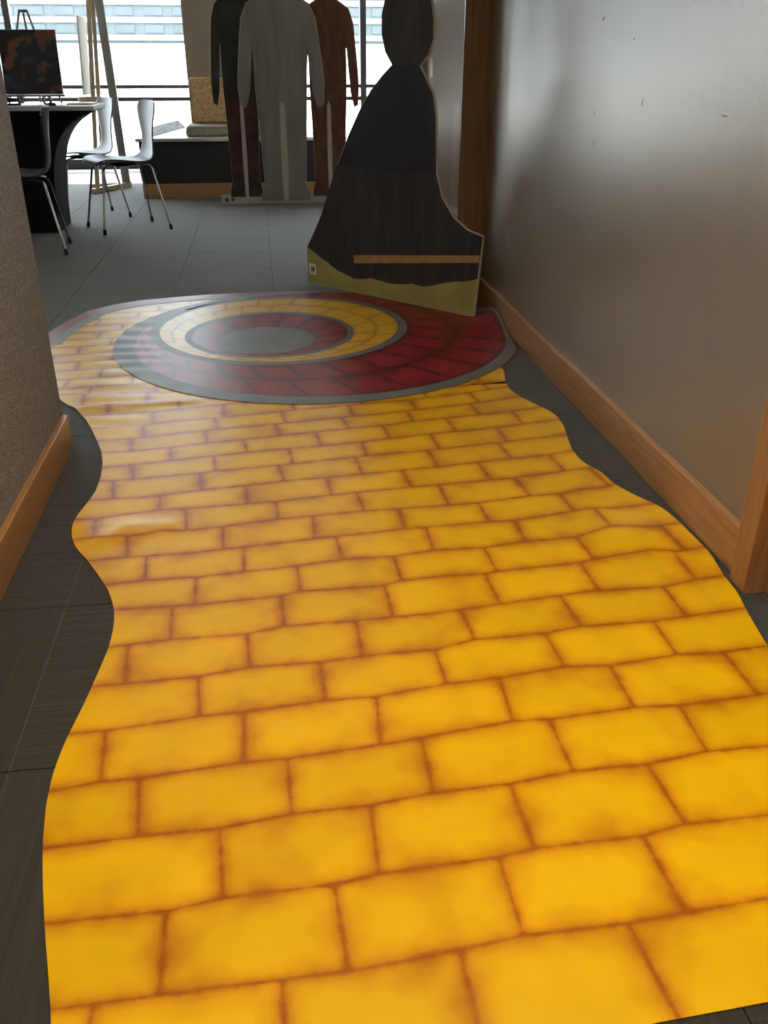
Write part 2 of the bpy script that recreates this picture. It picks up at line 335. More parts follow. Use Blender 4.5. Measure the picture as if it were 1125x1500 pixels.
# ------------------------------------------------------------------ windows
def window(name, x0, x1, mull, lab):
    g = struct(empty(name, (0, YW, 0)), lab, 'window')
    box('sill', x0, x1, -.06, .10, -.002, .10, M['metal_frame'], g, bev=.004)
    box('head', x0, x1, -.04, .06, 2.5, CEIL, M['metal_frame'], g)
    box('rail', x0, x1, -.035, .035, .675, .715, M['metal_frame'], g, bev=.003)
    box('rail', x0, x1, -.035, .035, .800, .835, M['metal_frame'], g, bev=.003)
    for xm in mull: box('mullion', xm-.033, xm+.033, -.05, .05, .10, 2.5, M['metal_frame'], g, bev=.003)
    xs = sorted([x0]+list(mull)+[x1])
    for a, b in zip(xs[:-1], xs[1:]):
        if b-a < .1: continue
        for z0, z1 in ((.10, .675), (.715, .80), (.835, 2.5)):
            mesh_obj('pane', [(a+.03, 0, z0), (b-.03, 0, z0), (b-.03, 0, z1), (a+.03, 0, z1)], [(0, 1, 2, 3)], M['glass'], g)
    return g
window('window_1', -6.2, -.66, (-6.17, -4.4, -2.49, -.69), 'wide dark-framed window with low rails behind the easel and chairs')
window('window_2', .0, 4.0, (.03, 1.185, 2.6, 3.97), 'dark-framed window to the other side of the brown pier')
struct(box('wall_far_pier', -.60, -.02, 8.92, YW+.15, 0, CEIL, M['pier_paint']), 'brown painted pier between the two windows behind the bench', 'wall')

# ------------------------------------------------------------------ outside
st = struct(box('pavement', -60, 60, YW+.16, 100, -.2, -.05, M['pavement']), 'pale sunlit pavement outside the windows', 'ground')
b = empty('office_building', (-6, 90, 0)); tag(b, 'pale grey office building with white horizontal bands across the street', 'building')
box('podium', -45, 45, -1.0, 10, -.1, 2.6, M['pavement'], b)
box('wall', -45, 45, 0, 10, 2.6, 18, M['facade'], b)
for k in range(9):
    z = 2.85+1.36*k
    box('band', -45, 45, -.25, 0, z, z+.42, M['facade_band'], b)
    if k < 5:
        for i in range(-9, 10):
            x = i*2.5; box('window', x-.8, x+.8, -.08, 0, z+.58, z+1.22, M['facade_glass'], b)
pa, pb_ = ony(85, 103, 40).x, ony(192, 103, 40).x
pl = box('planter_wall', pa-3, pb_, 40.0, 40.6, -.05, .80, M['planter'], bev=.03); tag(pl, 'low pinkish concrete wall outside the window', 'wall')

# ------------------------------------------------------------------ corridor ceiling lamp above the bright near end of the runner (out of view)
def downlight(x, y, watt, lab, col=(1, .86, .66), rad=.09):
    t = empty('downlight', (x, y, CEIL)); tag(t, lab, 'lamp')
    bm = bmesh.new(); n = 24; prof = [(.125, 0), (.125, -.008), (.105, -.012), (.10, -.004), (.10, -.001)]
    rg = [[bm.verts.new((r*math.cos(2*PI*k/n), r*math.sin(2*PI*k/n), z)) for k in range(n)] for r, z in prof]
    for a, c in zip(rg[:-1], rg[1:]):
        for k in range(n): bm.faces.new((a[k], a[(k+1) % n], c[(k+1) % n], c[k]))
    bm_obj('trim_ring', bm, M['white_lamp_trim'], t, smooth=True)
    ld = bpy.data.lights.new('ceiling_lamp_offscreen', 'AREA'); ld.shape = 'DISK'; ld.size = rad*2; ld.energy = watt; ld.color = col; ld.spread = math.radians(150)
    lo = bpy.data.objects.new('ceiling_lamp_offscreen', ld); lo.location = (0, 0, -.012); link(lo, t)
    return t
downlight(.28, .75, 38, 'round recessed downlight over the near end of the painted runner')

# ------------------------------------------------------------------ the painted floor runner
ROWL = [  # painted course lines, from the near end, as photo points on the floor
 [(75,1482),(239,1460),(510,1425),(560,1417),(768,1373),(911,1356),(1125,1318)],
 [(67,1355),(244,1337),(326,1318),(490,1298),(560,1282),(731,1258),(783,1245.5),(939,1227),(1002,1210),(1125,1196)],
 [(65,1245),(202,1228),(321,1216),(428,1195),(543,1182),(635,1164),(748,1150),(841,1132),(949,1121),(1035,1103),(1125,1095)],
 [(87,1159),(149,1147),(204,1142),(356,1119),(421,1113),(560,1093),(615,1083),(753,1058),(804,1056),(932,1038),(997,1035),(1125,1018)],
 [(104,1077),(159,1072),(289,1052),(358,1045),(478,1028),(550,1023),(655,1004),(731,995),(826,979),(891,977),(992,961),(1052,958),(1125,948)],
 [(142,1007),(184,1004),(289,993),(363,980),(468,972),(560,960),(635,954),(696,939),(801,929),(849,920),(957,912),(1006,905),(1087,893)],
 [(167,949),(249,939),(358,931),(417,919),(521,911),(640,900),(673,895),(732,887),(860,868),(973,861),(1018,851),(1062,845)],
 [(167,895),(250,890),(287,888),(390,877),(410,874.5),(440,868),(560,860),(589,852),(660,845),(709,842),(733,838.5),(848,826),(872,821),(954,809.5),(992,810),(1041,802)],
 [(165,857),(213,852),(287,847),(390,836),(435,830.5),(504,821),(576,816.5),(635,808),(709,804),(768,795),(843,789),(893,776),(907,775),(950,776),(1001,767)],
 [(133,823),(186,818),(277,812),(357,803),(464,790.5),(595,776.5),(717,766),(755,764),(840,750.5),(867,746),(899,746),(954,740)],
 [(106,793),(143,790),(189,789),(239,780),(274,779),(325,773),(405,762.5),(531,750.5),(581,747),(640,743),(701,738),(776,728),(821,724.5),(853,718),(880,716),(904,710)],
 [(111,763),(138,762),(178,756),(234,749),(359,740),(401,736.5),(524,722.5),(601,715),(640,712),(757,701),(827,691.5),(864,686)],
 [(136,734),(208,730.5),(293,720),(415,706.5),(532,696),(588,690.5),(640,685.5),(699,678.5),(749,673),(805,667.5),(837,662)],
 [(149,706.5),(195,704),(293,694),(428,681),(532,669.5),(627,661),(728,650),(824,638.5)],
 [(151,686.5),(197,682.5),(251,676),(315,669),(361,664.5),(471,654.5),(527,649),(631,637),(727,627.5),(816,616)],
 [(149,665),(192,662.5),(251,657),(309,650),(411,639.5),(511,629),(567,624.5),(600,619),(691,610),(749,604),(795,597)],
 [(139,647.5),(192,644),(229,640),(299,632),(401,622.5),(497,613),(567,606.5),(691,592.5),(760,582.5)],
 [(131,629),(165,628),(208,624),(267,617),(315,614),(415,603.5),(511,594.5),(602,587),(688,576),(741,568)],
 [(115,611),(157,609.5),(221,606),(267,600),(325,594)],
 [(107,597),(160,596),(217,591),(264,588.5)],
 [(107,580),(216,576.5)]]
JOIN = [  # painted upright joints of each course (upper point, lower point)
 [((413,1445),(418,1500)),((675,1400),(700,1500)),((921,1358),(989,1485))],
 [((244,1338),(234,1460)),((490,1298),(510,1425)),((731,1259),(766,1370)),((942,1229),(1000,1330))],
 [((322,1218),(326,1316)),((543,1184),(555,1278)),((748,1155),(784,1246)),((949,1123),(1002,1207))],
 [((204,1144),(203,1226)),((421,1114),(428,1194)),((618,1086),(635,1161)),((806,1060),(839,1131)),((997,1040),(1035,1102))],
 [((155,1075),(148,1146)),((358,1047),(357,1118)),((552,1025),(558,1094)),((733,1000),(751,1058)),((896,982),(929,1038)),((1062,962),(1107,1016))],
 [((290,997),(293,1049)),((469,973),(477,1027)),((638,958),(654,1003)),((801,934),(826,978)),((959,916),(990,960))],
 [((187,952),(184,1002)),((362,932),(366,979)),((522,914),(530,957)),((676,898),(695,938)),((823,880),(851,919)),((974,865),(1005,904))],
 [((253,892),(250,938)),((412,876),(416,917)),((564,861),(575,901)),((711,844),(732,885)),((851,829),(877,866)),((988,812),(1017,849))],
 [((287,849),(286,885)),((435,832),(440,867)),((577,817),(588,851)),((709,805),(727,836)),((845,792),(869,820)),((973,781),(999,804))],
 [((215,816),(213,851)),((357,806),(358,835)),((492,791),(503,820)),((625,780),(635,806)),((755,766),(768,793)),((872,748),(893,774))],
 [((187,792),(186,820)),((326,774),(328,803)),((459,764),(461,790)),((585,749),(593,775)),((701,740),(717,765)),((821,727),(840,749))],
 [((139,765),(138,789)),((271,750),(274,777)),((404,740),(408,761)),((523,724),(533,748)),((643,714),(657,739)),((755,704),(776,727))],
 [((234,732),(234,748)),((359,716),(363,737)),((480,704),(485,723)),((589,692),(602,713)),((701,682),(719,703)),((806,670),(827,691))],
 [((165,709),(167,729)),((293,696),(296,718)),((409,687),(416,706)),((521,673),(531,695)),((627,662),(641,684)),((730,652),(749,673))],
 [((193,685),(195,704)),((313,672),(316,690)),((424,662),(429,681)),((531,651),(537,668)),((631,639),(643,657)),((728,629),(744,648))],
 [((249,658),(251,675)),((357,647),(362,664)),((463,637),(471,653)),((561,627),(571,643)),((655,617),(668,632)),((752,606),(765,621))],
 [((192,646),(193,661)),((300,633),(305,649)),((403,624),(411,639)),((500,613),(511,629)),((597,605),(605,618)),((689,594),(702,607))],
 [((208,626),(212,638)),((315,615),(319,629)),((412,605),(419,617)),((511,596),(517,608)),((602,588),(608,598)),((688,577),(701,589))],
 [((223,608),(225,620)),((327,595),(329,609))],
 [((159,597),(159,609)),((262,590),(263,599))],
 [((124,580),(121,595)),((217,577),(217,588))]]
G2 = lambda q: (lambda v: (v.x, v.y))(gnd(*q))
lines = [sorted(G2(q) for q in l) for l in ROWL]
PITCHROW = .108
def interp(pl, x):
    n = len(pl)
    sl = (pl[-1][1]-pl[0][1])/(pl[-1][0]-pl[0][0])
    if x <= pl[0][0]: return pl[0][1] + sl*(x-pl[0][0])
    if x >= pl[-1][0]: return pl[-1][1] + sl*(x-pl[-1][0])
    for a, b in zip(pl[:-1], pl[1:]):
        if a[0] <= x <= b[0]:
            return a[1] + (b[1]-a[1])*(x-a[0])/max(1e-6, b[0]-a[0])
courses = [(lambda x, l=l: interp(l, x)) for l in lines]
first = lines[0]
near_edge = lambda x: interp([G2((979, 1497.5)), G2((1125, 1470))], x)
# left and right outline of the runner (x as a function of y)
LO = [G2(q) for q in [(72,1440),(66,1360),(63,1290),(63,1240),(68,1180),(78,1135),(95,1090),(125,1030),(145,985),(160,950),(167,920),(168,895),(160,868),(145,845),(128,822),(110,802),(105,787),(106,770),(113,757),(125,742),(140,722),(148,700),(151,680),(149,663),(143,648),(132,625),(118,607),(105,597),(92,590)]]
LO = [(-.285, .45), (-.29, .6), (-.313, .718)] + LO + [(-.80, 3.12), (-.90, 3.36), (-.96, 3.6), (-.965, 3.78), (-.943, 3.915), (-.84, 4.258), (-.641, 4.428), (-.316, 4.515), (-.1, 4.538), (.14, 4.548)]
RO = [G2(q) for q in [(1125,950),(1098,905),(1080,870),(1064,845),(1057,812),(1050,804),(1003,763),(980,748),(955,738),(930,727),(899,710),(880,692),(865,685),(850,675),(838,660),(832,645),(826,625),(817,612),(805,603),(790,596),(765,584),(748,573),(740,560),(739,549)]]
RO = [(.90, .45), (.91, .75), (.945, 1.05), (.962, 1.22)] + RO
CC, CR = (.20, 3.69), .842
def smooth_fn(pts, step=.012):
    """y -> x table, smoothed so the outline is a flowing curve"""
    pts = sorted(pts, key=lambda p: p[1])
    y0, y1 = pts[0][1], pts[-1][1]; n = int((y1-y0)/step)+1; tab = []
    for i in range(n+1):
        y = y0+(y1-y0)*i/n
        for a, b in zip(pts[:-1], pts[1:]):
            if a[1] <= y <= b[1]+1e-9:
                tab.append(a[0]+(b[0]-a[0])*(y-a[1])/max(1e-6, b[1]-a[1])); break
    for _ in range(2): tab = [tab[0]]+[(tab[i-1]+2*tab[i]+tab[i+1])/4 for i in range(1, n)]+[tab[n]]
    def f(y):
        t = (y-y0)/(y1-y0)*n
        if t <= 0: return tab[0]
        if t >= n: return tab[n]
        i = int(t); return tab[i]+(tab[i+1]-tab[i])*(t-i)
    return f
fL = smooth_fn(LO); fR0 = smooth_fn(RO)
RTOP = RO[-1][1]
def fR(y):
    if y < RTOP: return fR0(y)
    c = CC[0]+math.sqrt(max(0, CR**2-(y-CC[1])**2))
    return max(c + (fR0(RTOP)-CC[0]-math.sqrt(CR**2-(RTOP-CC[1])**2))*max(0, 1-(y-RTOP)/.09), fL(y)+.02)
def fRb(y):
    if y < RTOP+.09: return fR(y)
    return fR(y)-.03 if y < 4.3 else -.12
YT = 4.545
CREASE = G2((185, 792)); RB = G2((895, 790)); FOLD = G2((205, 594))
def mat_z(x, y):
    z = .0034
    z += .0045*math.exp(-((x+.62)/.17)**2)*smoothstep(2.62, 2.85, y)*(1-smoothstep(3.9, 4.2, y))*(.5+.5*math.sin(y*2*PI/.118+x*5+1.2*math.sin(y*9)))
    z += .007*math.exp(-((x-CREASE[0]-.02)/.10)**2-((y-CREASE[1]-.06)/.035)**2)*(1+.4*math.sin(x*60))
    z += .006*math.exp(-((x-CREASE[0]+.04)/.06)**2-((y-CREASE[1]-.01)/.03)**2)
    z += .009*math.exp(-((x-RB[0]-.05)/.11)**2-((y-RB[1])/.10)**2)
    z += .006*math.exp(-((y-FOLD[1]-.04*(x-FOLD[0]))/.018)**2)*smoothstep(-.72, -.6, x)*(1-smoothstep(-.35, -.2, x))
    z += .058*smoothstep(.925, 1.01, x)*math.exp(-((y-3.82)/.17)**2)
    return z
def mat_x(x): return x if x < .985 else .985+(x-.985)*.42
def lay(x, y, dz=0): return (mat_x(x), y, mat_z(x, y)+dz)

runner = empty('floor_runner', (.2, 2.4, 0)); tag(runner, 'wavy-edged vinyl floor runner painted with yellow bricks and a red ringed disc', 'floor runner')
def child(o): o.parent = runner; o.matrix_parent_inverse = Matrix.Translation((-.2, -2.4, 0)); return o
# backing sheet
ys = []; y = None
V, Fc = [], []
NX = 70; NY = 230
for j in range(NY+1):
    for i in range(NX+1):
        u = i/NX; t = j/NY
        x = .2
        for _ in range(8):
            yy = near_edge(x)*(1-t)+YT*t; x = fL(yy)+(fR(yy)-fL(yy))*u
        V.append(lay(x, yy, -.0016))
for j in range(NY):
    for i in range(NX):
        a = j*(NX+1)+i; Fc.append((a, a+1, a+NX+2, a+NX+1))
bk = child(mesh_obj('vinyl_sheet', V, Fc, M['mat_back'], smooth=True))
sm = bk.modifiers.new('thickness', 'SOLIDIFY'); sm.thickness = .001; sm.offset = -1

def paint_cell(name, fn, nu, nv, dist, m):
    """fn(u,v)->(x,y); dist(u,v)->(left,low,right,high) metres to the painted joints"""
    V = [lay(*fn(i/nu, j/nv)) for j in range(nv+1) for i in range(nu+1)]
    Fc, U1, U2 = [], [], []
    for j in range(nv):
        for i in range(nu):
            a = j*(nu+1)+i; q = (a, a+1, a+nu+2, a+nu+1)
            p0, p1, p2, p3 = (Vector(V[k]) for k in q)
            if ((p1-p0).cross(p3-p0)).length + ((p3-p2).cross(p1-p2)).length < 2e-6: continue
            Fc.append(q)
            for (ii, jj) in ((i, j), (i+1, j), (i+1, j+1), (i, j+1)):
                l, lo, r, hi = dist(ii/nu, jj/nv); U1.append((l, lo)); U2.append((r, hi))
    if not Fc: return None
    me = bpy.data.meshes.new(name); me.from_pydata(V, [], Fc)
    a = me.uv_layers.new(name='low'); b = me.uv_layers.new(name='high')
    for k in range(len(U1)): a.data[k].uv = U1[k]; b.data[k].uv = U2[k]
    me.materials.append(m)
    for p_ in me.polygons: p_.use_smooth = True
    o = bpy.data.objects.new(name, me); link(o); return child(o)

def solve_side(f, lo, hi, t, x0):
    x = x0
    for _ in range(25): x = .5*x+.5*f(lo(x)*(1-t)+hi(x)*t)
    return x
nrow = 0
rng = random.Random(3)
def build_course(lo, hi, js, right, lowbig=False):
    """js: joints as ((xt, xb)); extra joints are continued at brick length to both ends"""
    BW = .232
    js = sorted(js)
    tabL, tabR = {}, {}
    def L_(t):
        k = round(t, 4)
        if k not in tabL: tabL[k] = solve_side(fL, lo, hi, t, -.5)
        return tabL[k]
    def R_(t):
        k = round(t, 4)
        if k not in tabR: tabR[k] = solve_side(right, lo, hi, t, .5)
        return tabR[k]
    lmin = min(L_(t) for t in (0, .25, .5, .75, 1)); rmax = max(R_(t) for t in (0, .25, .5, .75, 1))
    while js[0][0]-BW*1.12 > lmin: js.insert(0, (js[0][0]-BW, js[0][1]-BW))
    while js[-1][0]+BW*1.12 < rmax: js.append((js[-1][0]+BW, js[-1][1]+BW))
    ends = [None]+js+[None]
    for a, b in zip(ends[:-1], ends[1:]):
        def xa(t): return -9 if a is None else a[1]+(a[0]-a[1])*t
        def xb(t): return 9 if b is None else b[1]+(b[0]-b[1])*t
        def fn(u, t):
            l, r = L_(t), R_(t)
            p0, p1 = max(xa(t), l), min(xb(t), r)
            p0 = min(p0, r); p1 = max(p1, l)
            if p1 < p0: p0 = p1 = (p0+p1)/2
            if l >= r: p0 = p1 = l
            x = p0+(p1-p0)*u
            return x, lo(x)*(1-t)+hi(x)*t
        def dist(u, t):
            x, y_ = fn(u, t)
            return (x-xa(t) if a else .3, .3 if lowbig else y_-lo(x), xb(t)-x if b else .3, hi(x)-y_)
        c = [fn(u, t) for u in (0, .5, 1) for t in (0, .5, 1)]
        if all((x-CC[0])**2+(y_-CC[1])**2 < (CR-.03)**2 for x, y_ in c): continue
        fine = min(x for x, _ in c) < -.05 or max(x for x, _ in c) > .55
        paint_cell('brick', fn, 14 if fine else 8, 6 if fine else 3, dist, M['brick'])
def gj(pair):
    return (G2(pair[0])[0], G2(pair[1])[0])
# near-end course lies between the cut end of the vinyl and the first line
build_course(near_edge, courses[0], [gj(p) for p in JOIN[0]], fRb, lowbig=True)
for n in range(1, len(courses)):
    build_course(courses[n-1], courses[n], [gj(p) for p in JOIN[n]], fRb)
base = lambda x: interp(lines[-1], x)
# far courses round the disc, continued at the same spacing (flattening out across the runner)
last = courses[-1]
k = 1
while True:
    lo = courses[-1]
    def hi(x, k=k): return interp(lines[-1], 0)*1.0 + PITCHROW*k + .06*(x+.5)
    if hi(-.4) > 4.72: break
    off = (k % 2)*.116-.75+rng.uniform(-.03, .03)
    build_course(lo, hi, [(off, off+.005), (off+.232, off+.237), (off+.464, off+.469)], fRb)
    courses.append(hi); k += 1

def annulus(name, co, ro, ci, ri, m, dz=.0024, nth=96, nr=6, th0=0, th1=2*PI, bricks=None):
    V, Fc, U1, U2 = [], [], [], []
    full = abs(th1-th0-2*PI) < 1e-6
    for j in range(nr+1):
        for i in range(nth+1):
            t = th0+(th1-th0)*i/nth
            po = (co[0]+ro*math.cos(t), co[1]+ro*math.sin(t)); pi_ = (ci[0]+ri*math.cos(t), ci[1]+ri*math.sin(t))
            s = j/nr; V.append(lay(pi_[0]+(po[0]-pi_[0])*s, pi_[1]+(po[1]-pi_[1])*s, dz))
    for j in range(nr):
        for i in range(nth):
            a = j*(nth+1)+i; Fc.append((a, a+1, a+nth+2, a+nth+1))
            for (ii, jj) in ((i, j), (i+1, j), (i+1, j+1), (i, j+1)):
                rr = ri+(ro-ri)*jj/nr; w_ = (th1-th0)*rr
                U1.append((w_*ii/nth if not full else .3, (ro-ri)*jj/nr)); U2.append((w_*(1-ii/nth) if not full else .3, (ro-ri)*(1-jj/nr)))
    me = bpy.data.meshes.new(name); me.from_pydata(V, [], Fc)
    a = me.uv_layers.new(name='low'); b_ = me.uv_layers.new(name='high')
    for q in range(len(U1)): a.data[q].uv = U1[q]; b_.data[q].uv = U2[q]
    me.materials.append(m)
    for p_ in me.polygons: p_.use_smooth = True
    o = bpy.data.objects.new(name, me); link(o); return child(o)
# plain nested rings
BC, BR = (.045, 3.865), .560
IC, IR = (.0, 3.76), .360
DC, DR = (-.02, 3.66), .205
RC, RR = (CC[0]+.018, CC[1]+.012), CR-.060
annulus('grey_ring', CC, CR, RC, RR, M['grey_paint'], nr=5, nth=260)
NRED = 26
def lerp2(a, b, t): return (a[0]+(b[0]-a[0])*t, a[1]+(b[1]-a[1])*t)
for q in range(NRED):    # red painted blocks, two courses where the band is wide
    t0, t1 = 2*PI*q/NRED, 2*PI*(q+1)/NRED
    annulus('red_block', RC, RR, lerp2(BC, RC, .48), BR+(RR-BR)*.48, M['red_brick'], nth=10, nr=6, th0=t0, th1=t1)
    h2 = PI/NRED
    annulus('red_block', lerp2(BC, RC, .48), BR+(RR-BR)*.48, BC, BR, M['red_brick'], nth=10, nr=6, th0=t0+h2, th1=t1+h2)
annulus('grey_ring', BC, BR, BC, BR-.040, M['grey_paint'], nr=2)
NY_ = 18
for q in range(NY_):
    t0, t1 = 2*PI*q/NY_, 2*PI*(q+1)/NY_
    mc, mr = lerp2(IC, BC, .5), (IR+BR-.04)/2
    annulus('ring_brick', BC, BR-.040, mc, mr, M['ring_brick'], nth=6, nr=3, th0=t0, th1=t1)
    annulus('ring_brick', mc, mr, IC, IR, M['ring_brick'], nth=6, nr=3, th0=t0+PI/NY_, th1=t1+PI/NY_)
annulus('grey_ring', IC, IR, IC, IR-.028, M['grey_paint'], nr=2)
for q in range(14):
    annulus('red_block', IC, IR-.028, DC, DR, M['red_brick'], nth=6, nr=3, th0=2*PI*q/14, th1=2*PI*(q+1)/14)
annulus('grey_disc', DC, DR, DC, .002, M['grey_paint'], nr=4)
# red and grey edging along the far outline
def edging(name, d0, d1, m, y0=3.72):
    V, Fc = [], []; pts = []
    n = 60
    base_pts = [(-.962, 3.70), (-.965, 3.78), (-.943, 3.915), (-.905, 4.07), (-.84, 4.258), (-.75, 4.355), (-.641, 4.433), (-.48, 4.478), (-.316, 4.515), (-.1, 4.538), (.12, 4.547)]
    for i, q in enumerate(base_pts):
        a = base_pts[max(0, i-1)]; b_ = base_pts[min(len(base_pts)-1, i+1)]
        tx, ty = b_[0]-a[0], b_[1]-a[1]; l_ = math.hypot(tx, ty); nx, ny = ty/l_, -tx/l_
        for d_ in (d0, d1): V.append(lay(q[0]+nx*d_, q[1]+ny*d_, .0009))
    for i in range(len(base_pts)-1): Fc.append((2*i, 2*i+1, 2*i+3, 2*i+2))
    return child(mesh_obj(name, V, Fc, m, smooth=True))
M['red_plain'] = mat('red_floor_print', (.23, .017, .022), rough=.38, var=.12, nscale=6)
edging('red_edging', -.004, .062, M['red_plain']); edging('grey_edging', .062, .105, M['grey_paint'])

# ------------------------------------------------------------------ standees (plain colour boards)
def standee(name, b0, b1, lab):
    b0 = Vector((b0[0], b0[1], 0)); b1 = Vector((b1[0], b1[1], 0)); ax = (b1-b0).normalized(); nr = Vector((ax.y, -ax.x, 0))
    if nr.dot(CAM-b0) < 0: nr = -nr
    e = empty(name, b0); tag(e, lab, 'standee')
    return e, ax, nr
SB0, SB1 = G2((452, 415)), G2((695, 466))
e, ax, nr = standee('cardboard_standee', SB0, SB1, 'tall dark navy cut-out board on a straw-green base strip, beside the glossy wood pier')
Z0 = .006
body = [(0, Z0), (1.086, Z0), (1.116, .367), (1.03, .385), (.95, .43), (.88, .51), (.85, .60), (.845, .70), (.838, .84), (.82, .92), (.775, .99), (.745, 1.03), (.79, 1.075), (.815, 1.13), (.815, 1.20), (.795, 1.29), (.755, 1.37), (.69, 1.41), (.62, 1.39), (.555, 1.32), (.525, 1.23), (.525, 1.15), (.545, 1.085), (.585, 1.035), (.53, .995), (.46, .935), (.385, .845), (.31, .732), (.235, .60), (.16, .444), (.12, .36), (.06, .27), (.01, .195)]
# extend to the top of the picture: taller rounded top
o0 = (0, 0, 0)
prism('board', body, o0, ax, nr, -.006, .006, M['card'], e)
def inset(poly, d):   # print stops just short of the cut edge
    cx = sum(p[0] for p in poly)/len(poly); out = []
    n = len(poly)
    for i in range(n):
        a, b_, c = poly[i-1], poly[i], poly[(i+1) % n]
        t = Vector((c[0]-a[0], c[1]-a[1])); t.normalize(); out.append((b_[0]-t.y*d, b_[1]+t.x*d))
    return out
cl = inset(body, .003)
def clip_poly(poly, z, above=True):
    out = []; n = len(poly)
    for i in range(n):
        a, b_ = poly[i], poly[(i+1) % n]
        ia, ib = (a[1] >= z) == above, (b_[1] >= z) == above
        if ia: out.append(a)
        if ia != ib:
            t = (z-a[1])/(b_[1]-a[1]); out.append((a[0]+(b_[0]-a[0])*t, z))
    return out
hem = [(.006, .192), (.05, .172), (.10, .150), (.15, .132), (.19, .112), (.23, .097), (.268, .090), (.34, .074), (.40, .080), (.45, .092), (.522, .088), (.59, .083), (.654, .091), (.72, .104), (.781, .099), (.84, .112), (.903, .133), (.97, .150), (1.04, .160), (1.097, .181)]
prism('base_print', [(.003, Z0+.003), (1.083, Z0+.003)]+hem[::-1], o0, ax, nr, .006, .0068, M['p_straw'], e)
prism('lower_cloth_print', hem+[(1.113, .364), (1.03, .382), (.95, .427), (.88, .507), (.846, .605), (.2345, .605), (.158, .444), (.118, .36), (.06, .268), (.012, .196)], o0, ax, nr, .006, .0068, M['p_char'], e)
prism('upper_cloth_print', clip_poly(clip_poly(cl, .60, True), 1.035, False), o0, ax, nr, .006, .0068, M['p_navy'], e)
prism('top_print', clip_poly(cl, 1.035, True), o0, ax, nr, .006, .0068, M['p_char'], e)
prism('tan_stripe', [(.34, .150), (1.1005, .252), (1.1035, .284), (.34, .190)], o0, ax, nr, .0068, .0075, M['p_tan'], e)
lb = prism('white_tag', [(.018, .055), (.068, .052), (.068, .108), (.018, .110)], o0, ax, nr, .0068, .0073, M['paper'], e)
prism('tag_mark', [(.030, .066), (.044, .072), (.056, .064), (.055, .082), (.060, .094), (.045, .090), (.034, .098), (.033, .082)], o0, ax, nr, .0073, .0077, M['ink'], lb)
lb.parent = e
# fold-out strut behind
bm = bmesh.new(); vs_ = []
for s, z, t in ((.52, Z0, -.30), (.66, Z0, -.30), (.66, .8, -.012), (.52, .8, -.012), (.52, Z0, -.012), (.66, Z0, -.012)): vs_.append(bm.verts.new(Vector((0, 0, z))+ax*s+nr*t))
for f in ((0, 4, 3), (1, 2, 5)): bm.faces.new([vs_[i] for i in f])
bm_obj('strut', bm, M['card'], e)

e, ax, nr = standee('cardboard_standee', (-.335, 7.76), (.62, 7.74), 'wide cut-out board of three plain standing figures in dark, grey and brown, before the bench')
HALF = [(.0, 1.0), (.13, .988), (.22, .955), (.23, .915), (.15, .868), (.15, .848), (.45, .825), (.70, .80), (.84, .745), (.90, .66), (.96, .57), (1.0, .49), (.97, .405), (.84, .395), (.73, .46), (.67, .56), (.625, .64), (.60, .645), (.60, .56), (.60, .47), (.56, .33), (.53, .20), (.50, .07), (.60, .025), (.60, .0), (.06, .0), (.07, .05), (.08, .20), (.06, .40), (.0, .425)]
def figure(cx, hw, ht, z0, grow=0, solid=False):
    HALF = globals()['HALF']
    if solid: HALF = HALF[:-5]+[(0, 0)]
    r = [(cx+x*hw, z0+z*ht) for x, z in HALF]; l = [(cx-x*hw, z0+z*ht) for x, z in HALF[1:-1]][::-1]
    poly = r+l
    if grow: poly = inset(poly[::1], grow)
    return poly
def zband(poly, a, b_): return clip_poly(clip_poly(poly, a, True), b_, False)
prism('base_strip', [(.0, .003), (.96, .003), (.955, .062), (.0, .075)], o0, ax, nr, -.005, .004, M['card'], e)
prism('strip_mark', [(.03, .022), (.05, .018), (.062, .03), (.058, .05), (.04, .056), (.028, .045)], o0, ax, nr, .004, .0046, M['ink'], e)
prism('strip_mark', [(.082, .03), (.094, .022), (.108, .03), (.108, .046), (.095, .054), (.083, .046)], o0, ax, nr, .004, .0046, M['ink'], e)
bm = bmesh.new()
for cx, hw, ht, z0, t, cols in ((.215, .225, 1.74, .055, .000, ('p_boot', 'p_maroon', 'p_dark', 'p_gold')),
                                (.905, .245, 1.70, .055, .001, ('p_brown', 'p_brown', 'p_brown', 'p_brown')),
                                (.535, .34, 1.78, .025, .010, ('p_silver', 'p_silver', 'p_silver', 'p_silver'))):
    cutp = figure(cx, hw, ht, z0, solid=True)
    prism('figure_board', cutp, o0, ax, nr, t-.005, t+.004, M['card'], e)
    pr = figure(cx, hw*.985, ht*.998, z0+.002)
    if len(set(cols)) == 1:
        prism('figure_print', pr, o0, ax, nr, t+.004, t+.0048, M[cols[0]], e)
    else:
        # legs, trousers and jacket printed in their own plain colours
        for (za, zb, cname, nm) in ((-1, z0+.075*ht, cols[0], 'boot_print'), (z0+.42*ht, 9, cols[2], 'jacket_print')):
            prism(nm, zband(pr, za, zb), o0, ax, nr, t+.004, t+.0048, M[cname], e)
        prism('trouser_print', zband(pr, z0+.075*ht, z0+.42*ht), o0, ax, nr, t+.004, t+.0048, M[cols[1]], e)
bm.free()
bm = bmesh.new(); vs_ = []
for s, z, t in ((.46, 0.003, -.32), (.60, 0.003, -.32), (.60, .9, -.008), (.46, .9, -.008), (.46, 0.003, -.008), (.60, 0.003, -.008)): vs_.append(bm.verts.new(Vector((0, 0, z))+ax*s+nr*t))
for f in ((0, 4, 3), (1, 2, 5)): bm.faces.new([vs_[i] for i in f])
bm_obj('strut', bm, M['card'], e)

